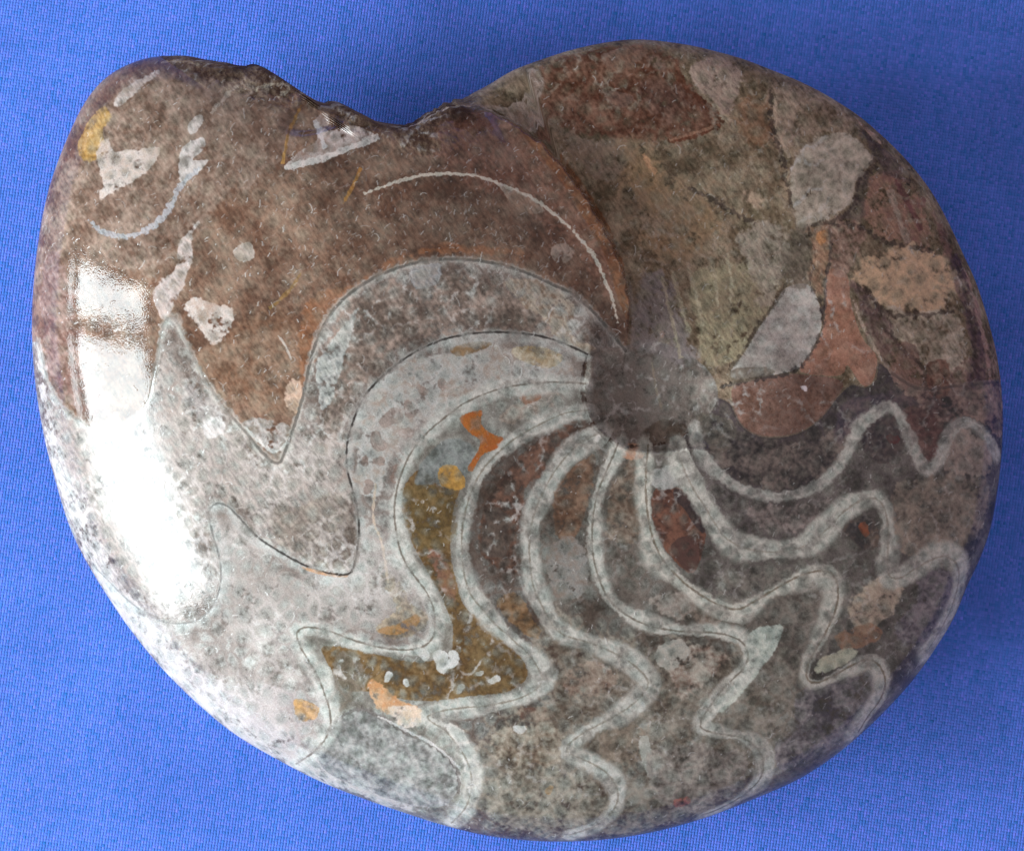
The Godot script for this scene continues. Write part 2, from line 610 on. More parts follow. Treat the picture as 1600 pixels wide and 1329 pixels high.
const S8 := [1056, 690, 1062, 712, 1070, 735, 1084, 764, 1100, 789, 1117, 817, 1137, 842, 1165, 856, 1200, 862, 1234, 860, 1265, 849, 1293, 826, 1318, 800, 1343, 783, 1367, 778, 1382, 793, 1388, 823, 1388, 857, 1387, 885, 1393, 902, 1409, 902, 1431, 888, 1454, 875, 1473, 869, 1490, 875, 1500, 894, 1499, 922, 1490, 952, 1476, 983, 1455, 1018]
const S9 := [1084, 668, 1091, 697, 1112, 728, 1137, 750, 1169, 766, 1206, 775, 1244, 772, 1275, 760, 1297, 742, 1314, 724, 1330, 695, 1341, 670, 1361, 650, 1381, 637, 1398, 636, 1411, 659, 1423, 687, 1434, 715, 1450, 734, 1467, 719, 1478, 692, 1492, 668, 1515, 660, 1542, 680, 1566, 715]
const S10 := [1118, 620, 1140, 630, 1150, 650, 1162, 668, 1184, 681, 1216, 684, 1253, 675, 1285, 652, 1308, 622, 1330, 602, 1352, 606, 1370, 592, 1374, 568, 1398, 586, 1440, 608, 1500, 602, 1566, 596]


func draw_regions() -> void:
	var pale := Vector3(168, 168, 160)
	# width towards the older chamber, width towards the mouth, paleness, darkness of the line, pale colour, line width, line colour
	var spec := [
		[5, 3, 0.55, 0.75, Vector3(185, 178, 168), 4.0, Vector3(72, 66, 60), 520],
		[13, 2, 0.45, 0.95, Vector3(172, 172, 166), 2.6, Vector3(45, 38, 34), 600],
		[13, 11, 0.80, 0.75, Vector3(176, 173, 164), 2.2, Vector3(80, 64, 48), 640],
		[14, 11, 0.85, 0.60, Vector3(168, 165, 156), 2.0, Vector3(95, 80, 58), 760],
		[15, 11, 0.85, 0.55, Vector3(164, 161, 152), 2.0, Vector3(90, 76, 54), 860],
		[15, 7, 0.85, 0.70, Vector3(168, 165, 155), 2.2, Vector3(74, 60, 42), 980],
		[7, 19, 0.85, 0.70, Vector3(162, 158, 147), 2.4, Vector3(84, 66, 44), 1080],
		[17, 14, 0.75, 0.45, Vector3(156, 153, 143), 2.2, Vector3(90, 74, 58), 1250],
		[8, 8, 0.85, 0.12, Vector3(142, 138, 130), 1.6, Vector3(84, 74, 62), 1290],
		[1, 1, 0.0, 0.55, Vector3(120, 116, 110), 4.0, Vector3(52, 46, 44), 1250],
	]
	bands.clear()
	sutures.clear()
	for s in spec:
		bands.append([float(s[0]), float(s[1]), s[2], s[3], stone_color(s[4], s[7]), s[5], stone_color(s[6], s[7])])
	for s in [S1, S2, S3, S4, S5, S6, S7, S8, S9, S10]:
		sutures.append(plan_all(spline(rings_of(s), 9.0)))
	var im := Image.create_empty(TW, TH, false, Image.FORMAT_L8)
	im.fill(Color(0, 0, 0))
	var v := func(k: int) -> float: return (k + 0.25) / 255.0
	# the worn older whorl right of the step
	var p := step_line.duplicate()
	p.reverse()
	p.append_array(PackedVector2Array([Vector2(640, -200), Vector2(1650, -200), Vector2(1700, 596)]))
	var back: PackedVector2Array = sutures[9].duplicate()
	back.reverse()
	p.append_array(back)
	p.append(Vector2(1010, 620))
	fill(im, p, v.call(10))
	for k in 9:
		p = sutures[k].duplicate()
		var e: Vector2 = HUB + (p[p.size() - 1] - HUB) * 1.4
		p.append(e)
		back = sutures[k + 1].duplicate()
		p.append(HUB + (back[back.size() - 1] - HUB) * 1.4)
		back.reverse()
		p.append_array(back)
		fill(im, p, v.call(k + 1))
	fill(im, plan_all(spline(rings_of([978, 540, 945, 545, 917, 556, 912, 600, 918, 640, 935, 670, 962, 692, 1000, 698, 1040, 693, 1078, 672, 1110, 645, 1122, 612, 1104, 575, 1060, 545, 1010, 530]), 8.0, true)), v.call(11))
	fill(im, plan_all(spline(rings_of([1228, 450, 1262, 444, 1280, 474, 1284, 508, 1270, 544, 1252, 572, 1228, 582, 1190, 588, 1150, 592, 1142, 580, 1166, 546, 1186, 512, 1208, 480]), 8.0, true)), v.call(12))
	fill(im, plan_all(spline(rings_of([1146, 604, 1190, 590, 1232, 584, 1262, 586, 1300, 590, 1318, 600, 1304, 626, 1285, 650, 1253, 673, 1216, 681, 1184, 679, 1160, 664, 1148, 640]), 8.0, true)), v.call(13))
	fill(im, plan_all(spline(rings_of([1296, 420, 1324, 430, 1330, 473, 1347, 526, 1370, 557, 1366, 591, 1353, 604, 1341, 594, 1324, 570, 1314, 586, 1262, 584, 1250, 574, 1272, 545, 1288, 505, 1290, 456]), 8.0, true)), v.call(14))
	region = im.get_data()
	for y in range(0, 330):
		for x in range(230, 780):
			if region[y * TW + x] != 0:
				continue
			var q := Vector2(x, y) - HUB
			var a := q.angle()
			if mouth(a) > 0.12 and q.length() > table(radius_fine, a) - lerpf(95.0, 48.0, smoothstep(440, 560, x)) + crumble.get_noise_2d(x * 0.6, y * 0.6) * 46.0:
				region[y * TW + x] = 15
	palette.resize(64)
	wear.resize(64)
	wear.fill(0.02)
	# base, base, cell colour, how much of it shows; where
	var pal := [
		[Vector3(90, 64, 50), Vector3(127, 105, 89), Vector3(106, 77, 58), 0.25, 520],
		[Vector3(108, 92, 82), Vector3(168, 160, 152), Vector3(92, 76, 66), 0.6, 580],
		[Vector3(132, 120, 112), Vector3(186, 178, 170), Vector3(108, 94, 84), 0.7, 560],
		[Vector3(112, 106, 96), Vector3(166, 162, 152), Vector3(92, 86, 78), 0.5, 640],
		[Vector3(92, 74, 62), Vector3(150, 144, 136), Vector3(74, 58, 48), 0.6, 800],
		[Vector3(96, 82, 70), Vector3(150, 146, 136), Vector3(84, 72, 62), 0.5, 900],
		[Vector3(104, 94, 82), Vector3(146, 138, 128), Vector3(86, 76, 68), 0.5, 1020],
		[Vector3(86, 78, 70), Vector3(134, 126, 116), Vector3(70, 64, 62), 0.5, 1130],
		[Vector3(76, 68, 62), Vector3(128, 118, 110), Vector3(62, 56, 56), 0.5, 1330],
		[Vector3(60, 52, 50), Vector3(104, 92, 84), Vector3(50, 44, 48), 0.6, 1380],
		[Vector3(92, 78, 62), Vector3(132, 116, 98), Vector3(82, 68, 54), 0.25, 1150],
		[Vector3(98, 90, 83), Vector3(136, 127, 118), Vector3(84, 75, 68), 0.3, 1010],
		[Vector3(132, 124, 116), Vector3(154, 146, 138), Vector3(120, 114, 108), 0.2, 1220],
		[Vector3(92, 64, 52), Vector3(122, 92, 80), Vector3(84, 72, 64), 0.5, 1220],
		[Vector3(120, 84, 66), Vector3(138, 104, 88), Vector3(112, 78, 62), 0.3, 1310],
	]
	for k in pal.size():
		var dim := 0.76 if k >= 4 and k <= 9 else (1.07 if k == 0 else 1.0)
		palette[k] = [stone_color(pal[k][0] * dim, pal[k][4]), stone_color(pal[k][1] * dim, pal[k][4]), stone_color(pal[k][2], pal[k][4]), pal[k][3]]
	for k in range(pal.size(), 64):
		palette[k] = palette[0]
	palette[15] = [stone_color(Vector3(92, 70, 57), 420), stone_color(Vector3(136, 115, 97), 420), stone_color(Vector3(70, 54, 46), 420), 0.5]
	wear[15] = 0.75
	wear[0] = 0.03
	wear[9] = 0.14
	wear[10] = 0.60
	wear[11] = 0.70
	wear[12] = 0.22
	wear[13] = 0.25
	wear[14] = 0.35


func draw_patches() -> void:
	# ---- the living chamber
	patch([60, 330, 110, 240, 200, 130, 330, 120, 460, 170, 430, 260, 330, 330, 240, 420, 150, 430, 80, 460], Vector3(120, 98, 84), Vector3(158, 138, 124), 5, 0.5, 0.55)
	patch([120, 640, 70, 560, 60, 420, 90, 400, 130, 520, 170, 650], Vector3(124, 92, 84), Vector3(156, 132, 124), 4, 0.4, 0.6)
	patch([310, 560, 420, 480, 475, 520, 465, 620, 430, 650, 370, 620], Vector3(122, 90, 68), Vector3(142, 116, 96), 4, 0.7, 0.5)
	patch([480, 470, 560, 440, 620, 400, 720, 380, 830, 400, 760, 396, 640, 402, 560, 446, 500, 510, 478, 600, 468, 560], Vector3(132, 84, 52), Vector3(138, 96, 70), 3, 0.7, 0.6)
	patch([690, 190, 790, 180, 860, 240, 930, 340, 965, 420, 960, 470, 900, 400, 830, 330, 740, 290, 680, 240], Vector3(110, 74, 58), Vector3(132, 100, 84), 4, 0.5, 0.6)
	patch([770, 164, 800, 180, 850, 214, 900, 272, 950, 350, 980, 440, 982, 500, 968, 470, 940, 390, 880, 290, 820, 215], Vector3(98, 60, 36), Vector3(120, 82, 54), 2, 0.6, 0.8)
	patch([119, 226, 135, 190, 160, 165, 172, 180, 160, 210, 170, 235, 152, 250, 130, 250], Vector3(158, 116, 50), Vector3(182, 148, 96), 2, 0.7, 0.9)
	patch([150, 240, 166, 216, 178, 234, 212, 234, 247, 231, 238, 259, 212, 281, 176, 300, 156, 309, 160, 284, 152, 258], Vector3(204, 190, 180), Vector3(172, 152, 138), 2, 0.8, 0.95, 0.18, 33)
	patch([178, 159, 200, 134, 237, 112, 250, 112, 212, 146, 184, 168], Vector3(200, 186, 176), Vector3(160, 142, 130), 2, 0.8, 0.9)
	patch([296, 190, 312, 178, 318, 188, 304, 208, 294, 206], Vector3(176, 164, 156), Vector3(190, 180, 172), 1, 0.4, 0.8)
	patch([284, 232, 316, 216, 320, 232, 300, 250, 326, 250, 300, 276, 280, 282], Vector3(186, 176, 168), Vector3(200, 190, 184), 1, 0.6, 0.85)
	vein([137, 343, 156, 360, 187, 369, 219, 364, 250, 343, 268, 318, 280, 292, 312, 262], 8.0, Vector3(172, 170, 172), 0.7, 3.0)
	patch([309, 346, 298, 377, 302, 399, 290, 430, 282, 455, 258, 496, 240, 470, 250, 440, 272, 420, 280, 380], Vector3(196, 184, 178), Vector3(180, 162, 152), 2, 0.9, 0.9)
	patch([300, 466, 330, 474, 359, 482, 361, 514, 338, 537, 322, 526, 302, 500, 284, 486], Vector3(208, 194, 184), Vector3(160, 138, 124), 2, 1.1, 0.95, 0.18, 33)
	patch([364, 392, 390, 378, 398, 402, 376, 408], Vector3(186, 174, 162), Vector3(170, 156, 144), 1, 0.7, 0.8)
	patch([455, 590, 470, 604, 466, 640, 448, 636, 444, 614], Vector3(206, 176, 156), Vector3(190, 158, 134), 2, 0.8, 0.9)
	patch([444, 262, 470, 236, 496, 218, 486, 188, 500, 172, 510, 178, 512, 204, 552, 196, 590, 214, 556, 228, 500, 252], Vector3(200, 186, 178), Vector3(134, 112, 100), 1, 0.9, 0.95, 0.2, 31)
	vein([444, 262, 500, 248, 556, 227, 592, 213], 9.0, Vector3(206, 196, 188), 0.9, 2.0, 0.0, 31)
	vein([487, 184, 500, 210, 508, 232], 7.0, Vector3(206, 196, 192), 0.9, 2.0, 0.0, 31)
	vein([466, 160, 453, 198, 441, 256], 4.0, Vector3(176, 134, 76), 0.85, 1.4)
	vein([452, 200, 445, 240], 3.0, Vector3(104, 78, 50), 0.6, 1.0)
	vein([536, 318, 553, 286, 564, 262], 4.0, Vector3(166, 118, 60), 0.8, 1.2)
	vein([470, 425, 455, 450, 430, 475, 420, 482], 4.5, Vector3(142, 110, 62), 0.6, 1.6)
	vein([434, 524, 446, 540, 455, 562], 2.6, Vector3(190, 178, 166), 0.8, 1.0)
	vein([568, 303, 619, 284, 666, 273, 712, 271, 753, 277, 791, 291, 831, 309, 862, 331, 894, 360, 928, 399, 941, 427, 956, 464, 966, 505], 4.2, Vector3(196, 186, 170), 0.95, 2.2, 0.0, 30)
	patch([778, 286, 820, 306, 850, 326, 840, 334, 808, 326, 790, 306], Vector3(176, 164, 148), Vector3(140, 118, 100), 1, 0.9, 0.75)
	patch([864, 386, 886, 380, 900, 396, 880, 412, 862, 404], Vector3(172, 156, 142), Vector3(140, 118, 104), 1, 1.0, 0.7)
	vein([622, 201, 648, 190, 675, 174, 700, 164, 730, 156], 5.0, Vector3(190, 174, 160), 0.75, 3.0)
	vein([250, 96, 285, 94, 310, 101], 4.0, Vector3(190, 168, 140), 0.7, 3.0)
	vein([390, 140, 420, 128, 448, 130, 430, 150], 5.0, Vector3(180, 168, 148), 0.6, 3.5)
	vein([330, 178, 352, 150, 372, 132], 5.0, Vector3(176, 160, 146), 0.6, 3.0)
	# ---- first chambers by the mouth
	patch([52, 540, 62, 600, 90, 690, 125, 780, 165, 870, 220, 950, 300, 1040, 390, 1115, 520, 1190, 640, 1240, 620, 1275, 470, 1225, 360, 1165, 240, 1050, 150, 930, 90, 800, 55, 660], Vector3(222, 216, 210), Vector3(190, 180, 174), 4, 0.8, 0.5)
	patch([540, 470, 600, 440, 700, 428, 800, 450, 860, 490, 840, 512, 720, 514, 640, 536, 580, 590, 540, 640, 520, 690, 496, 680, 500, 600, 520, 540], Vector3(92, 78, 68), Vector3(142, 124, 112), 4, 0.8, 0.9)
	patch([640, 420, 686, 412, 684, 444, 646, 450], Vector3(156, 160, 162), Vector3(140, 134, 128), 2, 1.0, 0.8)
	patch([790, 440, 850, 440, 900, 480, 870, 510, 840, 490, 810, 470], Vector3(196, 184, 166), Vector3(110, 92, 76), 2, 1.0, 0.85)
	patch([880, 500, 900, 530, 930, 545, 900, 548, 864, 520], Vector3(126, 110, 92), Vector3(150, 138, 122), 2, 0.9, 0.8)
	patch([496, 570, 530, 520, 560, 480, 540, 550, 520, 620, 500, 640], Vector3(160, 164, 160), Vector3(176, 176, 168), 2, 0.8, 0.7)
	patch([250, 560, 300, 590, 360, 660, 430, 735, 500, 690, 545, 700, 550, 790, 540, 870, 470, 860, 400, 810, 330, 770, 300, 820, 320, 900, 300, 950, 200, 900, 120, 780, 80, 640, 150, 690, 220, 670], Vector3(188, 176, 166), Vector3(142, 126, 116), 4, 0.7, 0.7)
	patch([424, 790, 470, 790, 520, 770, 552, 800, 550, 870, 520, 888, 470, 868, 430, 840], Vector3(92, 76, 66), Vector3(140, 128, 116), 2, 0.9, 0.85)
	patch([290, 590, 330, 620, 345, 650, 320, 664, 292, 640], Vector3(134, 126, 122), Vector3(170, 162, 154), 3, 0.9, 0.8)
	patch([316, 660, 346, 650, 350, 672, 326, 684], Vector3(212, 206, 200), Vector3(200, 190, 184), 2, 0.6, 0.8)
	patch([380, 664, 400, 652, 450, 664, 456, 690, 436, 716, 410, 696], Vector3(198, 192, 186), Vector3(112, 100, 88), 2, 1.0, 0.8)
	vein([384, 668, 405, 690, 430, 706, 450, 690], 4.0, Vector3(206, 200, 192), 0.8, 2.0)
	patch([470, 885, 510, 893, 545, 899, 530, 902, 490, 895], Vector3(196, 128, 56), Vector3(180, 120, 60), 0, 0.3, 0.9)
	patch([590, 600, 660, 560, 760, 545, 880, 560, 880, 590, 780, 600, 690, 640, 620, 700, 590, 780, 560, 760, 560, 680], Vector3(182, 180, 174), Vector3(132, 118, 106), 3, 0.8, 0.75)
	patch([702, 545, 740, 534, 770, 536, 750, 548, 716, 556], Vector3(110, 84, 52), Vector3(126, 100, 70), 1, 0.5, 0.9)
	patch([800, 545, 840, 540, 880, 556, 860, 574, 820, 566], Vector3(140, 116, 76), Vector3(170, 160, 140), 1, 0.9, 0.8)
	for b in [[590, 690, 14], [612, 652, 16], [640, 640, 12], [636, 676, 10], [592, 720, 9], [620, 740, 12], [660, 610, 9], [576, 760, 10], [690, 600, 8], [570, 720, 8]]:
		spot(b[0], b[1], b[2], Vector3(118, 96, 84), Vector3(138, 120, 110), 0.75)
	patch([345, 830, 430, 890, 520, 920, 600, 920, 640, 960, 600, 990, 500, 970, 420, 980, 360, 1000, 340, 930], Vector3(180, 170, 162), Vector3(122, 112, 104), 4, 0.8, 0.7)
	patch([592, 900, 620, 900, 640, 940, 668, 960, 660, 985, 610, 998, 590, 980, 620, 950], Vector3(92, 78, 62), Vector3(150, 134, 112), 2, 0.9, 0.85)
	patch([590, 985, 620, 975, 650, 960, 655, 975, 620, 992], Vector3(152, 110, 60), Vector3(120, 92, 60), 1, 0.9, 0.8)
	vein([587, 755, 583, 810, 596, 846, 602, 880, 606, 910], 3.0, Vector3(190, 170, 150), 0.8, 1.6)
	patch([240, 1000, 330, 1060, 430, 1070, 480, 1090, 490, 1130, 440, 1170, 380, 1130, 300, 1070], Vector3(208, 196, 190), Vector3(148, 136, 132), 3, 0.8, 0.75)
	patch([460, 1094, 480, 1094, 498, 1106, 490, 1124, 466, 1124], Vector3(112, 84, 52), Vector3(180, 136, 80), 1, 0.7, 0.9)
	# ---- the olive chamber and its rust
	patch([636, 752, 660, 732, 690, 760, 720, 752, 710, 790, 704, 830, 706, 876, 724, 944, 758, 972, 794, 1006, 820, 1036, 822, 1060, 790, 1081, 728, 1088, 666, 1095, 618, 1090, 574, 1080, 540, 1078, 524, 1056, 502, 1014, 526, 1010, 588, 1022, 650, 1034, 700, 1022, 708, 984, 692, 938, 672, 900, 646, 852, 630, 812, 628, 780], Vector3(84, 62, 34), Vector3(114, 92, 62), 1, 0.55, 1.0, 0.18, 34)
	patch([640, 760, 700, 760, 712, 790, 700, 850, 650, 850, 630, 800], Vector3(86, 70, 38), Vector3(98, 80, 48), 3, 0.8, 0.6)
	patch([750, 1000, 800, 1015, 818, 1048, 780, 1076, 730, 1070], Vector3(80, 62, 38), Vector3(96, 78, 50), 3, 0.8, 0.6)
	patch([670, 860, 700, 880, 712, 940, 690, 920], Vector3(130, 92, 78), Vector3(112, 80, 60), 2, 0.9, 0.7)
	patch([528, 1020, 560, 1030, 570, 1060, 550, 1100, 516, 1110, 520, 1060], Vector3(92, 84, 70), Vector3(112, 102, 90), 3, 0.7, 0.85)
	patch([574, 1064, 596, 1070, 620, 1090, 660, 1110, 640, 1122, 590, 1104], Vector3(206, 172, 136), Vector3(172, 124, 84), 2, 0.9, 0.9)
	patch([610, 1104, 660, 1108, 660, 1132, 624, 1136], Vector3(208, 200, 192), Vector3(190, 170, 150), 2, 0.9, 0.9)
	patch([656, 728, 690, 690, 730, 690, 742, 712, 724, 748, 680, 756, 650, 756], Vector3(92, 96, 92), Vector3(122, 124, 120), 2, 0.5, 0.9)
	patch([684, 740, 692, 727, 712, 728, 727, 748, 722, 764, 690, 760], Vector3(146, 110, 56), Vector3(168, 126, 60), 1, 0.5, 0.95)
	patch([719, 653, 735, 644, 753, 641, 752, 662, 770, 678, 787, 684, 776, 700, 752, 712, 738, 736, 730, 732, 745, 708, 750, 688, 732, 674], Vector3(160, 98, 42), Vector3(140, 76, 34), 1, 0.5, 1.0, 0.18, 32)
	patch([780, 650, 820, 622, 870, 610, 860, 640, 820, 652, 800, 664], Vector3(112, 96, 84), Vector3(150, 140, 128), 2, 0.8, 0.85)
	patch([812, 620, 840, 612, 846, 622, 820, 632], Vector3(150, 96, 60), Vector3(120, 86, 66), 1, 0.7, 0.8)
	for b in [[660, 1020, 11], [690, 1032, 15], [708, 1030, 12], [607, 1056, 8], [634, 1066, 6], [720, 1075, 7], [750, 1052, 5], [775, 1060, 7], [768, 1064, 5]]:
		spot(b[0], b[1], b[2], Vector3(200, 198, 192), Vector3(150, 146, 136), 0.9)
	# ---- the grey lens low on the keel
	patch([512, 1140, 552, 1108, 590, 1114, 630, 1142, 680, 1166, 714, 1197, 716, 1228, 696, 1258, 640, 1262, 560, 1236, 500, 1200], Vector3(112, 110, 106), Vector3(158, 155, 149), 2, 0.5, 0.9, 0.18, 35)
	vein([520, 1130, 556, 1108, 590, 1116, 640, 1148, 690, 1174, 716, 1204, 716, 1240], 5.0, Vector3(104, 96, 90), 0.75, 2.5, 0.15)
	vein([590, 1118, 634, 1140, 684, 1168, 718, 1200], 3.0, Vector3(196, 190, 184), 0.75, 2.0)
	patch([694, 1132, 720, 1140, 748, 1190, 752, 1226, 738, 1250, 726, 1220, 722, 1180], Vector3(206, 200, 194), Vector3(176, 166, 156), 2, 0.6, 0.9)
	patch([776, 1140, 860, 1130, 880, 1160, 860, 1196, 800, 1190, 770, 1170], Vector3(118, 96, 78), Vector3(156, 146, 130), 3, 0.9, 0.8)
	patch([760, 1220, 840, 1200, 930, 1220, 950, 1260, 880, 1296, 780, 1290], Vector3(92, 88, 78), Vector3(136, 130, 116), 3, 0.9, 0.6)
	spot(858, 1234, 7, Vector3(190, 136, 70), Vector3(160, 120, 76), 0.8)
	spot(812, 1139, 9, Vector3(220, 218, 212), Vector3(200, 196, 190), 0.95)
	spot(1003, 1104, 7, Vector3(206, 212, 210), Vector3(190, 196, 190), 0.95)
	patch([812, 1108, 850, 1104, 868, 1118, 840, 1128, 816, 1124], Vector3(84, 58, 48), Vector3(110, 88, 74), 1, 0.8, 0.85)
	patch([840, 960, 960, 1000, 1100, 1020, 1200, 1000, 1260, 1060, 1230, 1180, 1130, 1260, 980, 1300, 840, 1310, 740, 1260, 760, 1140, 860, 1090], Vector3(92, 83, 70), Vector3(138, 130, 116), 5, 0.8, 0.5)
	patch([1120, 900, 1260, 900, 1320, 900, 1300, 1000, 1240, 1060, 1180, 1080, 1160, 960], Vector3(80, 74, 68), Vector3(112, 105, 95), 4, 0.8, 0.5)
	# ---- brown hearts of the middle chambers
	patch([810, 714, 868, 668, 902, 660, 900, 692, 854, 738, 824, 756, 816, 792, 806, 846, 806, 896, 780, 890, 758, 872, 748, 850, 754, 796, 776, 756], Vector3(54, 40, 32), Vector3(98, 70, 56), 2, 0.6, 0.95, 0.18, 36)
	patch([760, 804, 790, 798, 796, 860, 770, 870, 752, 850], Vector3(52, 44, 40), Vector3(76, 66, 58), 3, 0.7, 0.85)
	patch([776, 944, 806, 926, 830, 960, 846, 990, 820, 990], Vector3(98, 72, 46), Vector3(122, 96, 70), 2, 0.6, 0.9)
	patch([880, 740, 912, 720, 930, 712, 924, 760, 908, 820, 890, 850, 866, 830, 866, 780], Vector3(78, 54, 38), Vector3(112, 88, 70), 2, 0.8, 0.9)
	patch([862, 850, 900, 840, 920, 880, 910, 930, 870, 930, 856, 900], Vector3(146, 144, 138), Vector3(110, 98, 88), 2, 0.9, 0.8)
	patch([956, 760, 982, 720, 996, 706, 998, 760, 1002, 830, 980, 850, 952, 840, 948, 800], Vector3(88, 70, 56), Vector3(126, 114, 100), 2, 0.8, 0.85)
	patch([966, 702, 984, 692, 1006, 698, 1004, 716, 976, 716], Vector3(150, 108, 84), Vector3(160, 128, 106), 1, 0.6, 0.9)
	patch([1024, 764, 1058, 760, 1088, 797, 1102, 830, 1096, 870, 1081, 895, 1056, 878, 1034, 848, 1019, 806], Vector3(66, 42, 34), Vector3(98, 66, 52), 1, 0.45, 1.0, 0.18, 37)
	patch([1056, 762, 1086, 786, 1102, 830, 1090, 826, 1070, 796, 1054, 780], Vector3(36, 32, 34), Vector3(52, 42, 40), 1, 0.5, 0.9)
	patch([1050, 850, 1080, 836, 1094, 866, 1080, 892, 1060, 878], Vector3(78, 54, 48), Vector3(58, 42, 38), 1, 0.7, 0.8)
	patch([1020, 734, 1050, 730, 1060, 760, 1030, 764, 1016, 750], Vector3(136, 136, 130), Vector3(150, 148, 142), 2, 0.5, 0.8)
	patch([1020, 930, 1070, 930, 1130, 965, 1120, 976, 1060, 968, 1020, 950], Vector3(110, 96, 84), Vector3(144, 136, 126), 3, 0.8, 0.7)
	patch([1050, 1020, 1110, 1010, 1140, 1030, 1110, 1060, 1070, 1090, 1050, 1060], Vector3(112, 90, 78), Vector3(146, 138, 126), 3, 0.9, 0.8)
	patch([900, 1040, 950, 1040, 960, 1070, 920, 1090, 880, 1080], Vector3(104, 82, 70), Vector3(134, 120, 106), 3, 0.9, 0.8)
	patch([1030, 1010, 1060, 1000, 1080, 1020, 1050, 1046, 1024, 1034], Vector3(160, 158, 148), Vector3(140, 132, 122), 2, 0.8, 0.7)
	patch([1170, 990, 1222, 976, 1214, 1010, 1186, 1050, 1160, 1080, 1130, 1110, 1116, 1102, 1160, 1050], Vector3(150, 158, 148), Vector3(164, 166, 154), 2, 0.5, 0.85)
	patch([946, 1140, 984, 1130, 1010, 1150, 1000, 1190, 970, 1190, 938, 1176], Vector3(96, 84, 72), Vector3(120, 108, 94), 2, 0.8, 0.85)
	patch([998, 1160, 1012, 1150, 1020, 1180, 1030, 1210, 1012, 1212], Vector3(160, 160, 150), Vector3(140, 138, 128), 1, 0.7, 0.85)
	patch([1020, 1170, 1140, 1170, 1170, 1200, 1130, 1250, 1060, 1270, 1020, 1240], Vector3(94, 86, 80), Vector3(132, 124, 114), 3, 0.8, 0.8)
	patch([1052, 1250, 1076, 1244, 1078, 1256, 1056, 1262], Vector3(138, 82, 72), Vector3(110, 80, 72), 1, 0.6, 0.8)
	# ---- chambers on the right
	patch([1112, 690, 1150, 680, 1200, 690, 1270, 690, 1310, 660, 1330, 640, 1326, 690, 1300, 730, 1250, 758, 1190, 760, 1140, 738], Vector3(54, 48, 46), Vector3(104, 92, 84), 3, 0.9, 0.85)
	patch([1080, 650, 1120, 646, 1150, 668, 1140, 700, 1110, 700], Vector3(72, 68, 60), Vector3(98, 90, 80), 2, 0.8, 0.8)
	patch([1176, 790, 1260, 790, 1300, 780, 1280, 810, 1230, 826, 1180, 816], Vector3(72, 64, 60), Vector3(116, 104, 98), 3, 0.9, 0.8)
	patch([1316, 830, 1342, 806, 1368, 812, 1372, 850, 1350, 860, 1328, 840], Vector3(46, 42, 42), Vector3(82, 68, 58), 2, 0.5, 0.9)
	spot(1350, 826, 10, Vector3(112, 62, 40), Vector3(96, 56, 38), 0.9)
	patch([1350, 660, 1396, 650, 1412, 680, 1408, 710, 1376, 724, 1348, 700], Vector3(38, 32, 36), Vector3(66, 56, 52), 2, 0.6, 0.9)
	spot(1396, 686, 9, Vector3(86, 34, 30), Vector3(60, 34, 34), 0.8)
	patch([1412, 640, 1470, 630, 1472, 680, 1452, 726, 1430, 700], Vector3(64, 42, 40), Vector3(88, 66, 60), 2, 0.5, 0.9)
	patch([1440, 900, 1470, 884, 1490, 900, 1488, 940, 1460, 990, 1420, 1010, 1400, 980, 1430, 940], Vector3(66, 60, 66), Vector3(102, 94, 94), 3, 0.6, 0.9)
	patch([1330, 940, 1380, 900, 1410, 920, 1390, 960, 1350, 990, 1330, 970], Vector3(138, 122, 106), Vector3(150, 136, 118), 3, 0.6, 0.8)
	patch([1310, 990, 1360, 974, 1380, 990, 1350, 1010, 1314, 1012], Vector3(120, 86, 66), Vector3(104, 82, 64), 2, 0.8, 0.8)
	patch([1280, 1030, 1330, 1012, 1340, 1024, 1300, 1046, 1274, 1052], Vector3(160, 160, 140), Vector3(136, 130, 112), 2, 0.6, 0.8)
	patch([1250, 1080, 1320, 1060, 1370, 1046, 1372, 1090, 1340, 1140, 1270, 1190, 1220, 1200, 1214, 1160, 1240, 1140], Vector3(58, 54, 60), Vector3(112, 106, 104), 2, 1.0, 0.85)
	patch([1400, 760, 1500, 740, 1548, 760, 1530, 840, 1480, 856, 1420, 870, 1402, 840], Vector3(84, 74, 66), Vector3(112, 100, 88), 3, 0.8, 0.8)
	patch([1490, 670, 1540, 690, 1552, 740, 1500, 740, 1474, 730], Vector3(104, 92, 84), Vector3(122, 108, 98), 3, 0.6, 0.8)
	patch([1410, 620, 1460, 612, 1474, 640, 1430, 650], Vector3(60, 44, 44), Vector3(84, 66, 58), 2, 0.9, 0.8)
	patch([1340, 620, 1400, 610, 1440, 630, 1400, 640, 1350, 650, 1310, 690, 1310, 640], Vector3(44, 40, 50), Vector3(74, 62, 62), 3, 0.8, 0.85)
	patch([1400, 590, 1440, 570, 1500, 560, 1580, 540, 1580, 680, 1520, 650, 1480, 660, 1440, 630], Vector3(74, 58, 56), Vector3(112, 94, 84), 3, 1.1, 0.85)
	# ---- worn whorl to the right of the step
	patch([790, 150, 880, 90, 1000, 70, 1060, 90, 1062, 124, 1110, 170, 1120, 196, 1060, 218, 980, 220, 900, 210, 830, 180], Vector3(76, 48, 36), Vector3(110, 84, 70), 4, 0.6, 0.95)
	patch([742, 150, 800, 112, 836, 106, 852, 132, 836, 158, 800, 166], Vector3(178, 166, 156), Vector3(130, 112, 100), 2, 0.9, 0.9)
	patch([938, 86, 980, 74, 1010, 84, 984, 104, 960, 110], Vector3(150, 138, 126), Vector3(110, 92, 80), 2, 0.9, 0.8)
	patch([1010, 86, 1036, 88, 1042, 112, 1020, 110], Vector3(168, 150, 136), Vector3(130, 110, 98), 2, 0.8, 0.85)
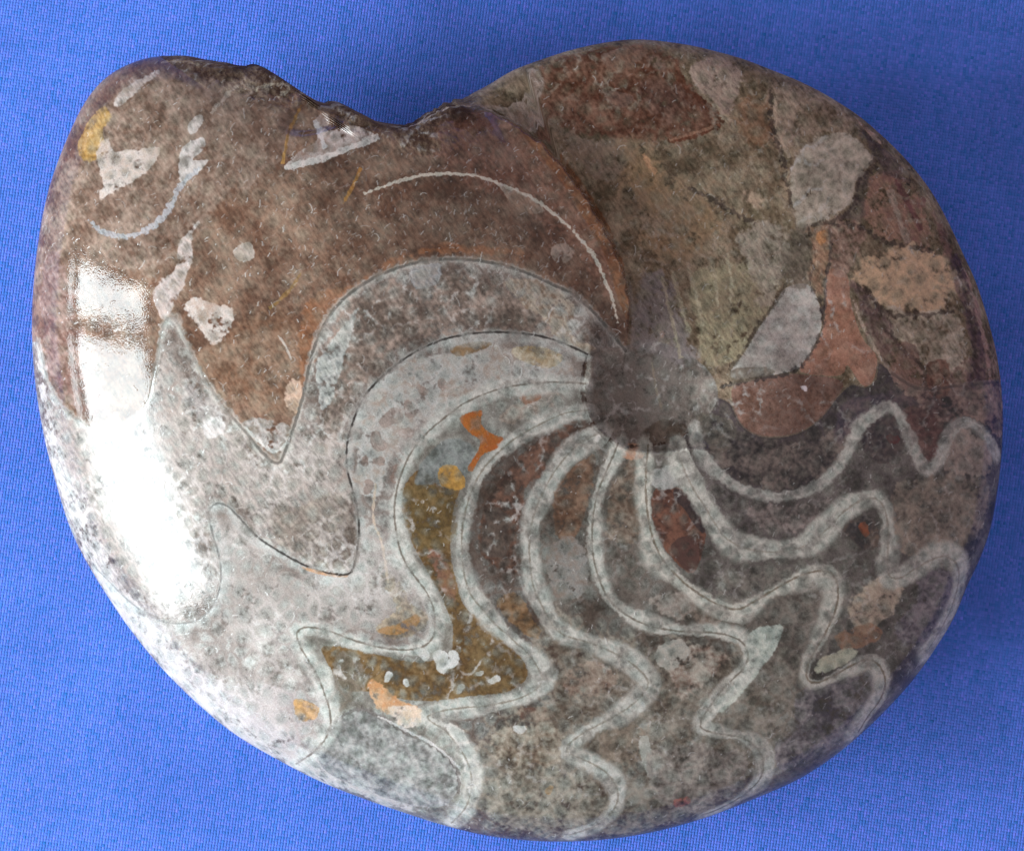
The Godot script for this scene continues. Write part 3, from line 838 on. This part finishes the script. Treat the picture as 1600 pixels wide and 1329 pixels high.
	patch([944, 140, 990, 150, 980, 166, 956, 166], Vector3(140, 126, 116), Vector3(112, 96, 86), 1, 0.9, 0.7)
	patch([1000, 130, 1060, 130, 1070, 180, 1020, 180], Vector3(72, 66, 64), Vector3(96, 86, 80), 3, 0.9, 0.7)
	patch([846, 180, 900, 210, 990, 225, 960, 280, 920, 270, 880, 220], Vector3(130, 114, 100), Vector3(108, 92, 78), 3, 0.8, 0.85)
	patch([1075, 109, 1097, 93, 1128, 90, 1159, 109, 1153, 149, 1137, 177, 1112, 156, 1087, 131], Vector3(148, 130, 118), Vector3(128, 110, 98), 2, 0.5, 0.95)
	vein([1056, 92, 1062, 121, 1081, 145, 1106, 167, 1126, 186, 1112, 200, 1081, 212, 1044, 220], 9.0, Vector3(84, 48, 34), 0.85, 2.5)
	vein([1112, 182, 1116, 196, 1090, 206, 1046, 219], 4.0, Vector3(140, 108, 88), 0.7, 1.5)
	patch([1150, 170, 1200, 150, 1220, 200, 1190, 230, 1160, 220], Vector3(96, 68, 48), Vector3(116, 90, 70), 3, 0.8, 0.8)
	patch([1200, 130, 1260, 140, 1330, 190, 1330, 210, 1260, 210, 1220, 230, 1208, 180], Vector3(116, 100, 86), Vector3(132, 116, 102), 3, 0.7, 0.8)
	vein([1212, 150, 1212, 190, 1222, 220, 1234, 246], 5.0, Vector3(152, 132, 114), 0.8, 1.6)
	patch([1240, 257, 1268, 220, 1307, 207, 1341, 218, 1364, 252, 1338, 280, 1330, 314, 1302, 338, 1271, 350, 1248, 353, 1238, 311], Vector3(130, 120, 106), Vector3(152, 140, 126), 2, 0.45, 0.95, 0.18, 38)
	patch([1010, 240, 1060, 270, 1180, 290, 1230, 330, 1250, 380, 1200, 400, 1130, 330, 1060, 300], Vector3(92, 80, 62), Vector3(112, 98, 80), 4, 0.6, 0.6)
	patch([970, 230, 1000, 220, 1060, 290, 1130, 320, 1080, 400, 1020, 390, 990, 320], Vector3(142, 116, 88), Vector3(114, 96, 78), 4, 0.8, 0.8)
	patch([1000, 330, 1030, 340, 1036, 370, 1010, 364], Vector3(156, 140, 122), Vector3(136, 118, 100), 2, 0.8, 0.8)
	vein([1005, 240, 1016, 258, 1026, 270], 7.0, Vector3(168, 130, 100), 0.8, 2.0)
	patch([1160, 296, 1184, 300, 1190, 322, 1168, 318], Vector3(158, 136, 116), Vector3(140, 120, 104), 2, 0.6, 0.8)
	patch([1080, 430, 1140, 410, 1200, 420, 1220, 450, 1190, 500, 1150, 560, 1110, 570, 1090, 520], Vector3(146, 138, 112), Vector3(118, 106, 86), 2, 1.0, 0.85)
	patch([1150, 370, 1220, 350, 1230, 420, 1200, 480, 1180, 440], Vector3(140, 130, 118), Vector3(124, 112, 100), 3, 0.6, 0.8)
	patch([1000, 440, 1040, 430, 1070, 500, 1080, 570, 1020, 560, 990, 540], Vector3(124, 116, 114), Vector3(106, 98, 94), 3, 0.6, 0.9)
	for s in [[1050, 420, 1062, 470, 1078, 520], [1074, 410, 1088, 460, 1098, 510], [1110, 400, 1118, 440, 1122, 480], [1136, 395, 1144, 440, 1140, 480], [1034, 430, 1050, 500, 1064, 560]]:
		vein(s, 5.0, Vector3(156, 146, 124), 0.55, 3.0)
	patch([1226, 380, 1262, 350, 1274, 400, 1264, 446, 1230, 446, 1220, 410], Vector3(72, 66, 58), Vector3(92, 82, 72), 2, 0.5, 0.9)
	vein([1262, 350, 1276, 400, 1266, 440, 1284, 476, 1286, 508, 1272, 544, 1252, 574], 4.5, Vector3(66, 58, 54), 0.7, 2.5, 0.1)
	vein([1232, 440, 1208, 478, 1184, 512, 1164, 546, 1140, 578], 5.0, Vector3(78, 70, 60), 0.7, 3.0, 0.1)
	vein([1124, 606, 1150, 598, 1190, 590, 1232, 583, 1256, 572], 6.0, Vector3(52, 48, 46), 0.75, 3.5, 0.1)
	patch([1140, 580, 1180, 572, 1210, 580, 1190, 590, 1150, 598], Vector3(76, 68, 58), Vector3(96, 86, 74), 1, 0.8, 0.85)
	patch([1262, 360, 1296, 348, 1300, 400, 1290, 440, 1280, 462, 1266, 430, 1272, 392], Vector3(134, 106, 86), Vector3(118, 92, 76), 2, 0.5, 0.9)
	patch([1276, 364, 1292, 360, 1290, 378, 1278, 380], Vector3(164, 112, 68), Vector3(140, 100, 70), 1, 0.6, 0.8)
	vein([1296, 350, 1298, 400, 1290, 440, 1290, 470, 1284, 490], 4.0, Vector3(58, 52, 52), 0.7, 2.0)
	patch([1300, 340, 1350, 350, 1340, 400, 1320, 430, 1300, 420], Vector3(96, 74, 66), Vector3(130, 108, 96), 2, 0.9, 0.85)
	patch([1370, 270, 1420, 280, 1450, 340, 1456, 400, 1420, 380, 1380, 372, 1350, 340, 1356, 290], Vector3(132, 104, 88), Vector3(88, 62, 58), 2, 1.0, 0.9)
	vein([1400, 280, 1420, 320, 1440, 360], 8.0, Vector3(82, 54, 54), 0.8, 3.0)
	vein([1390, 290, 1404, 340, 1420, 380], 9.0, Vector3(132, 116, 104), 0.7, 3.0)
	patch([1336, 416, 1380, 396, 1430, 384, 1480, 410, 1490, 470, 1440, 486, 1390, 486, 1350, 450], Vector3(142, 120, 98), Vector3(158, 130, 104), 3, 0.7, 0.95, 0.18, 39)
	patch([1380, 480, 1440, 490, 1490, 490, 1514, 540, 1500, 570, 1460, 580, 1420, 540, 1390, 520], Vector3(112, 100, 86), Vector3(138, 126, 112), 3, 0.8, 0.9)
	patch([1330, 440, 1360, 460, 1390, 500, 1400, 540, 1376, 550, 1356, 520, 1340, 470], Vector3(66, 52, 54), Vector3(96, 78, 72), 2, 0.7, 0.9)
	vein([1334, 468, 1350, 512, 1370, 548, 1396, 586, 1414, 604], 4.0, Vector3(150, 132, 118), 0.75, 2.5)
	patch([1376, 546, 1430, 540, 1440, 600, 1410, 606], Vector3(108, 84, 74), Vector3(84, 68, 62), 2, 0.9, 0.85)
	patch([1446, 570, 1480, 566, 1480, 620, 1452, 614], Vector3(64, 44, 40), Vector3(88, 64, 54), 2, 0.7, 0.9)
	patch([1336, 190, 1372, 220, 1410, 262, 1420, 276, 1384, 268, 1362, 240], Vector3(52, 44, 50), Vector3(80, 68, 64), 2, 0.7, 0.9)
	patch([1340, 184, 1372, 210, 1378, 226, 1352, 204], Vector3(150, 122, 108), Vector3(136, 112, 100), 1, 0.5, 0.85)
	patch([1340, 280, 1360, 262, 1354, 300, 1344, 340, 1310, 344, 1336, 310], Vector3(56, 50, 50), Vector3(84, 74, 66), 2, 0.6, 0.9)
	patch([1484, 400, 1504, 400, 1524, 470, 1540, 540, 1536, 604, 1512, 600, 1516, 540, 1500, 470], Vector3(50, 38, 48), Vector3(76, 60, 58), 2, 0.5, 0.9)
	patch([1458, 330, 1480, 360, 1494, 400, 1476, 400, 1466, 370], Vector3(74, 50, 50), Vector3(96, 74, 66), 2, 0.6, 0.8)
	patch([1508, 410, 1530, 470, 1550, 560, 1548, 600, 1538, 540, 1522, 470], Vector3(122, 98, 90), Vector3(104, 82, 78), 1, 0.7, 0.8)
	for c in [[1340, 196, 1366, 226, 1362, 262, 1342, 284, 1336, 320, 1310, 342, 1268, 352], [1364, 262, 1396, 274, 1424, 284], [1300, 352, 1340, 352, 1380, 376, 1424, 384, 1462, 396], [1330, 440, 1356, 456, 1386, 490, 1430, 492, 1492, 486], [1388, 492, 1404, 540, 1440, 570, 1446, 610], [1494, 404, 1508, 460, 1524, 540, 1520, 600], [1204, 140, 1208, 200, 1224, 250, 1236, 320], [1070, 290, 1130, 320, 1180, 350]]:
		vein(c, 5.5, Vector3(58, 48, 46), 0.6, 4.0, 0.12)
	patch([880, 84, 960, 74, 1040, 82, 1064, 110, 1090, 150, 1116, 190, 1060, 212, 980, 214, 900, 190, 850, 160, 860, 110], Vector3(72, 42, 30), Vector3(104, 76, 62), 3, 0.9, 0.7)
	# ---- hub
	patch([960, 560, 1010, 545, 1060, 570, 1070, 620, 1030, 660, 970, 650, 940, 610], Vector3(120, 113, 106), Vector3(94, 87, 80), 4, 0.7, 0.7)
	patch([1008, 670, 1040, 656, 1076, 664, 1050, 690, 1012, 690], Vector3(66, 56, 46), Vector3(90, 78, 68), 2, 0.7, 0.85)
	vein([917, 556, 911, 600, 917, 640, 934, 670, 962, 692, 1000, 697, 1040, 692], 5.5, Vector3(60, 44, 36), 0.9, 2.0, 0.06)
	vein([1018, 560, 1024, 600, 1034, 640], 3.0, Vector3(140, 128, 110), 0.5, 1.6)
	vein([984, 440, 990, 500, 986, 548], 4.0, Vector3(128, 116, 108), 0.6, 1.6)
	spot(934, 684, 6, Vector3(208, 200, 194), Vector3(190, 180, 170), 0.9)
	spot(1257, 606, 5, Vector3(190, 180, 180), Vector3(180, 170, 170), 0.9)
	spot(1035, 522, 5, Vector3(150, 128, 116), Vector3(150, 128, 116), 0.7)


func spot(x: float, y: float, r: float, a: Vector3, b: Vector3, share: float) -> void:
	var l := []
	for k in 9:
		var t := TAU * k / 9.0
		var q := r * (1.0 + 0.28 * sin(t * 2.0 + x) + 0.15 * cos(t * 3.0 + y))
		l.append_array([x + q * cos(t), y + q * sin(t)])
	patch(l, a, b, 1, 0.35, share)


func draw_dust() -> void:
	dust.resize(TW * TH)
	var rng := RandomNumberGenerator.new()
	rng.seed = 77
	for k in 15000:
		var x := rng.randf_range(60, 1540)
		var y := rng.randf_range(70, 1300)
		var i := int(y) * TW + int(x)
		var where := region[i]
		var chance := 0.22
		if where == 0:
			chance = 0.30 + 0.7 * smoothstep(300, 620, x)
		elif where == 1 or where == 10 or where == 11:
			chance = 0.35
		if rng.randf() > chance:
			continue
		var a := deg_to_rad(rng.randfn(-62.0, 24.0))
		var n := int(rng.randf_range(2, 9) if rng.randf() < 0.93 else rng.randf_range(9, 18))
		var power := rng.randf() * rng.randf() * 200.0 + 25.0
		var bend := rng.randfn(0.0, 0.12)
		var p := Vector2(x, y)
		for s in n:
			p += Vector2.from_angle(a)
			a += bend
			var j := int(p.y) * TW + int(p.x)
			if j > 0 and j < TW * TH - TW - 2:
				dust[j] = maxi(dust[j], int(power))
				dust[j + 1] = maxi(dust[j + 1], int(power * 0.6))
	for k in 1100:
		var x := int(rng.randf_range(60, 1540))
		var y := int(rng.randf_range(70, 1300))
		var power := rng.randf() * rng.randf() * 230.0
		for d in [[0, 0, 1.0], [1, 0, 0.8], [0, 1, 0.8], [1, 1, 0.6], [2, 0, 0.3], [0, 2, 0.3]]:
			var j := (y + int(d[1])) * TW + x + int(d[0])
			dust[j] = maxi(dust[j], int(power * float(d[2])))


func mark_sutures() -> void:
	for i in TW * TH:
		if absf(suture_d[i]) < 4.5 and region[i] < 20:
			region[i] = 40 + suture_k[i]


# ------------------------------------------------------------------ meshes
func ring_rho(j: int) -> float:
	return 1.0 - pow(1.0 - float(j) / RINGS, 1.7)


func shell_spokes(per: int, results: Array, at: int) -> void:
	var o := PackedVector3Array()
	for i in range(at * per, mini(RING, at * per + per)):
		var a := TAU * i / RING
		var r := table(radius_fine, a)
		var d := Vector2.from_angle(a)
		for j in RINGS + 1:
			var p := HUB + d * (r * ring_rho(j))
			o.append(Vector3(p.x, dome(p), p.y))
	results[at] = o


func build_shell() -> void:
	var per := 50
	var n := ceili(RING / float(per))
	var results := []
	results.resize(n)
	var id := WorkerThreadPool.add_group_task(func(k): shell_spokes(per, results, k), n)
	WorkerThreadPool.wait_for_group_task_completion(id)
	var p := PackedVector3Array()
	for r in results:
		p.append_array(r)
	var m := RINGS + 1
	var count := RING * m
	var pos := PackedVector3Array()
	pos.resize(count)
	var nor := PackedVector3Array()
	nor.resize(count)
	var uv := PackedVector2Array()
	uv.resize(count)
	var hub_up := Vector3(0, 1, 0)
	for i in RING:
		var i0 := ((i - 1 + RING) % RING) * m
		var i1 := ((i + 1) % RING) * m
		var a := TAU * i / RING
		var stretch := 0.0             # the pattern runs on down the steep keel instead of smearing
		for j in m:
			var k := i * m + j
			var q := p[k]
			if j > m / 2:
				var run := Vector2(q.x - p[k - 1].x, q.z - p[k - 1].z).length()
				stretch += maxf(0.0, absf(q.y - p[k - 1].y) - 0.9 * run)
			pos[k] = Vector3((q.x - MID.x) * UNIT, (q.y + RIM) * UNIT, (q.z - MID.y) * UNIT)
			uv[k] = (Vector2(q.x, q.z) + Vector2.from_angle(a) * stretch) / Vector2(TW, TH)
			if j < 3:
				nor[k] = hub_up
				continue
			var across := p[i1 + j] - p[i0 + j]
			var out := p[mini(k + 1, i * m + RINGS)] - p[k - 1]
			if j == RINGS:
				out = Vector3(0, -1, 0)
			nor[k] = out.cross(across).normalized()
			if nor[k].y < -0.01:
				nor[k] = -nor[k]
	# share the triangles out among the parts
	var lists := {}
	for i in RING:
		var b := i * m
		var c := ((i + 1) % RING) * m
		for j in RINGS:
			var q := (uv[b + j] + uv[c + j + 1]) * 0.5 * Vector2(TW, TH)
			var tag := region[clampi(int(q.y), 0, TH - 1) * TW + clampi(int(q.x), 0, TW - 1)]
			if not lists.has(tag):
				lists[tag] = []
				lists[tag].append(PackedInt32Array())
			var l: Array = lists[tag]
			l[0].append_array(PackedInt32Array([b + j, b + j + 1, c + j + 1, b + j, c + j + 1, c + j]))
	fossil = Node3D.new()
	fossil.name = "ammonite_fossil"
	fossil.set_meta("label", "polished brown and grey ammonite fossil with wavy pale suture lines lying on blue cloth")
	fossil.set_meta("category", "fossil")
	add_child(fossil)
	var called := {15: "broken_mouth", 0: "body_chamber", 10: "worn_whorl", 11: "umbilicus", 12: "grey_lens", 13: "red_lens", 14: "rust_wedge", 30: "growth_line", 31: "quartz_patch", 32: "iron_stain", 33: "calcite_patch", 34: "olive_filling", 35: "grey_lens", 36: "brown_filling", 37: "brown_filling", 38: "grey_blotch", 39: "tan_blotch"}
	var said := {15: "rough chipped edge of the broken mouth", 0: "smooth brown stone of the living chamber with a broken mouth", 10: "dull mottled olive brown whorl beside the step", 11: "matt grey centre of the coil", 30: "thin white curved line", 31: "white crystalline patch by the broken mouth", 32: "bright orange rust stain", 34: "olive brown filling between pale bands", 37: "dark red brown oval filling", 14: "rust brown wedge of stone", 12: "smooth pale grey lens of stone"}
	var tags := lists.keys()
	tags.sort()
	var slot := PackedInt32Array()
	slot.resize(count)
	for tag in tags:
		var src: PackedInt32Array = lists[tag][0]
		slot.fill(-1)
		var vp := PackedVector3Array()
		var vn := PackedVector3Array()
		var vu := PackedVector2Array()
		var ix := PackedInt32Array()
		ix.resize(src.size())
		for t in src.size():
			var s := src[t]
			if slot[s] < 0:
				slot[s] = vp.size()
				vp.append(pos[s])
				vn.append(nor[s])
				vu.append(uv[s])
			ix[t] = slot[s]
		var word: String = called[tag] if called.has(tag) else ("suture_line" if tag >= 40 else "chamber")
		add_mesh(fossil, word, vp, vn, vu, ix, rubble if tag in [10, 11, 15] else stone, said.get(tag, ""))
	# underside
	var rows := 16
	var up := PackedVector3Array()
	var un := PackedVector3Array()
	var uu := PackedVector2Array()
	var ui := PackedInt32Array()
	var around := RING
	for i in around:
		var a := TAU * i / around
		var r := table(radius_fine, a)
		for j in rows + 1:
			var f := 1.0 - pow(1.0 - float(j) / rows, 1.7)
			var q := HUB + Vector2.from_angle(a) * r * f
			var low := (RIM - 1.0) * sqrt(maxf(0.0, 1.0 - pow(f, 3.0)))
			up.append(Vector3((q.x - MID.x) * UNIT, (RIM - low) * UNIT, (q.y - MID.y) * UNIT))
			var slope := (RIM * 1.5 * f * f / maxf(0.05, sqrt(maxf(0.0, 1.0 - pow(f, 3.0))))) / r
			un.append(Vector3(cos(a) * slope, -1.0, sin(a) * slope).normalized())
			uu.append((HUB / Vector2(TW, TH)).lerp(uv[i * m + RINGS], maxf(0.03 * f, f - 0.85 * low / r * smoothstep(0.0, 0.4, f))))
	for i in around:
		var b := i * (rows + 1)
		var c := ((i + 1) % around) * (rows + 1)
		for j in rows:
			ui.append_array(PackedInt32Array([b + j, c + j + 1, b + j + 1, b + j, c + j, c + j + 1]))
	add_mesh(fossil, "underside", up, un, uu, ui, stone, "")


func add_mesh(parent: Node3D, called: String, v: PackedVector3Array, n: PackedVector3Array, u: PackedVector2Array, ix: PackedInt32Array, m: Material, label: String, colors := PackedColorArray()) -> MeshInstance3D:
	var a := []
	a.resize(Mesh.ARRAY_MAX)
	a[Mesh.ARRAY_VERTEX] = v
	a[Mesh.ARRAY_NORMAL] = n
	a[Mesh.ARRAY_TEX_UV] = u
	a[Mesh.ARRAY_INDEX] = ix
	if colors.size():
		a[Mesh.ARRAY_COLOR] = colors
	var mesh := ArrayMesh.new()
	mesh.add_surface_from_arrays(Mesh.PRIMITIVE_TRIANGLES, a)
	var o := MeshInstance3D.new()
	o.mesh = mesh
	o.material_override = m
	var word := called
	var k := 0
	while parent.has_node(word):
		k += 1
		word = "%s_%03d" % [called, k]
	o.name = word
	if label:
		o.set_meta("label", label)
	parent.add_child(o, true)
	return o


# ------------------------------------------------------------------ the cloth
func make_cloth() -> void:
	var side := 612
	var threads := 51
	var im := Image.create_empty(side, side, false, Image.FORMAT_RGB8)
	var hm := PackedFloat32Array()
	hm.resize(side * side)
	var rng := RandomNumberGenerator.new()
	rng.seed = 5
	var warp := PackedFloat32Array()
	var weft := PackedFloat32Array()
	var each := PackedFloat32Array()
	for k in threads:
		warp.append(rng.randfn(0.0, 0.035))
		weft.append(rng.randfn(0.0, 0.035))
	for k in threads * threads:
		each.append(rng.randfn(0.0, 1.0))
	var wide := float(side) / threads
	for y in side:
		for x in side:
			var tx := int(x / wide)
			var ty := int(y / wide)
			var fx := (x / wide - tx) * 2.0 - 1.0
			var fy := (y / wide - ty) * 2.0 - 1.0
			var over := (tx + ty) % 3 != 0
			var h := (1.0 - fx * fx) * (0.55 + 0.45 * (1.0 - fy * fy)) if over else (1.0 - fy * fy) * (0.55 + 0.45 * (1.0 - fx * fx))
			hm[y * side + x] = h
			var e := each[ty * threads + tx]
			var k := 1.0 + (warp[tx] if over else weft[ty]) + e * 0.07
			k *= 0.92 + 0.09 * h
			var c := Color(0.076 * k * (1.0 + 0.16 * e), 0.165 * k * (1.0 - 0.03 * e), 0.62 * k).linear_to_srgb()
			im.set_pixel(x, y, c)
	var m := StandardMaterial3D.new()
	m.resource_name = "blue_cotton"
	m.albedo_texture = ImageTexture.create_from_image(im)
	m.roughness = 0.92
	m.metallic_specular = 0.25
	m.rim_enabled = true
	m.rim = 0.15
	m.heightmap_enabled = true
	m.heightmap_scale = 0.008
	m.heightmap_texture = ImageTexture.create_from_image(Image.create_from_data(side, side, false, Image.FORMAT_RF, hm.to_byte_array()))
	m.vertex_color_use_as_albedo = true
	var wave := FastNoiseLite.new()
	wave.seed = 9
	wave.frequency = 9.0
	wave.fractal_octaves = 2
	var fade := FastNoiseLite.new()
	fade.seed = 14
	fade.frequency = 60.0
	fade.fractal_octaves = 3
	var half := 0.6
	var cells := 240
	var v := PackedVector3Array()
	var n := PackedVector3Array()
	var u := PackedVector2Array()
	var cs := PackedColorArray()
	var ix := PackedInt32Array()
	var level := func(x: float, z: float) -> float:
		var calm := smoothstep(0.02, 0.16, Vector2(x - 0.015, z).length())
		return wave.get_noise_2d(x, z) * 0.0022 * calm - 0.0002
	for j in cells + 1:
		for i in cells + 1:
			var x := (float(i) / cells * 2.0 - 1.0) * half
			var z := (float(j) / cells * 2.0 - 1.0) * half
			v.append(Vector3(x, level.call(x, z), z))
			var e := 0.001
			n.append(Vector3((level.call(x - e, z) - level.call(x + e, z)) / (2 * e), 1.0, (level.call(x, z - e) - level.call(x, z + e)) / (2 * e)).normalized())
			var turned := Vector2(x, z).rotated(-0.14)
			u.append(turned / (threads * 0.00046))
			var f: float = 0.94 + fade.get_noise_2d(x, z) * 0.16
			cs.append(Color(f, f, f))
	for j in cells:
		for i in cells:
			var a := j * (cells + 1) + i
			var b := a + cells + 1
			ix.append_array(PackedInt32Array([a, a + 1, b + 1, a, b + 1, b]))
	var o := add_mesh(self, "blue_cloth", v, n, u, ix, m, "plain woven bright blue cotton cloth under the ammonite fossil", cs)
	o.set_meta("category", "cloth")
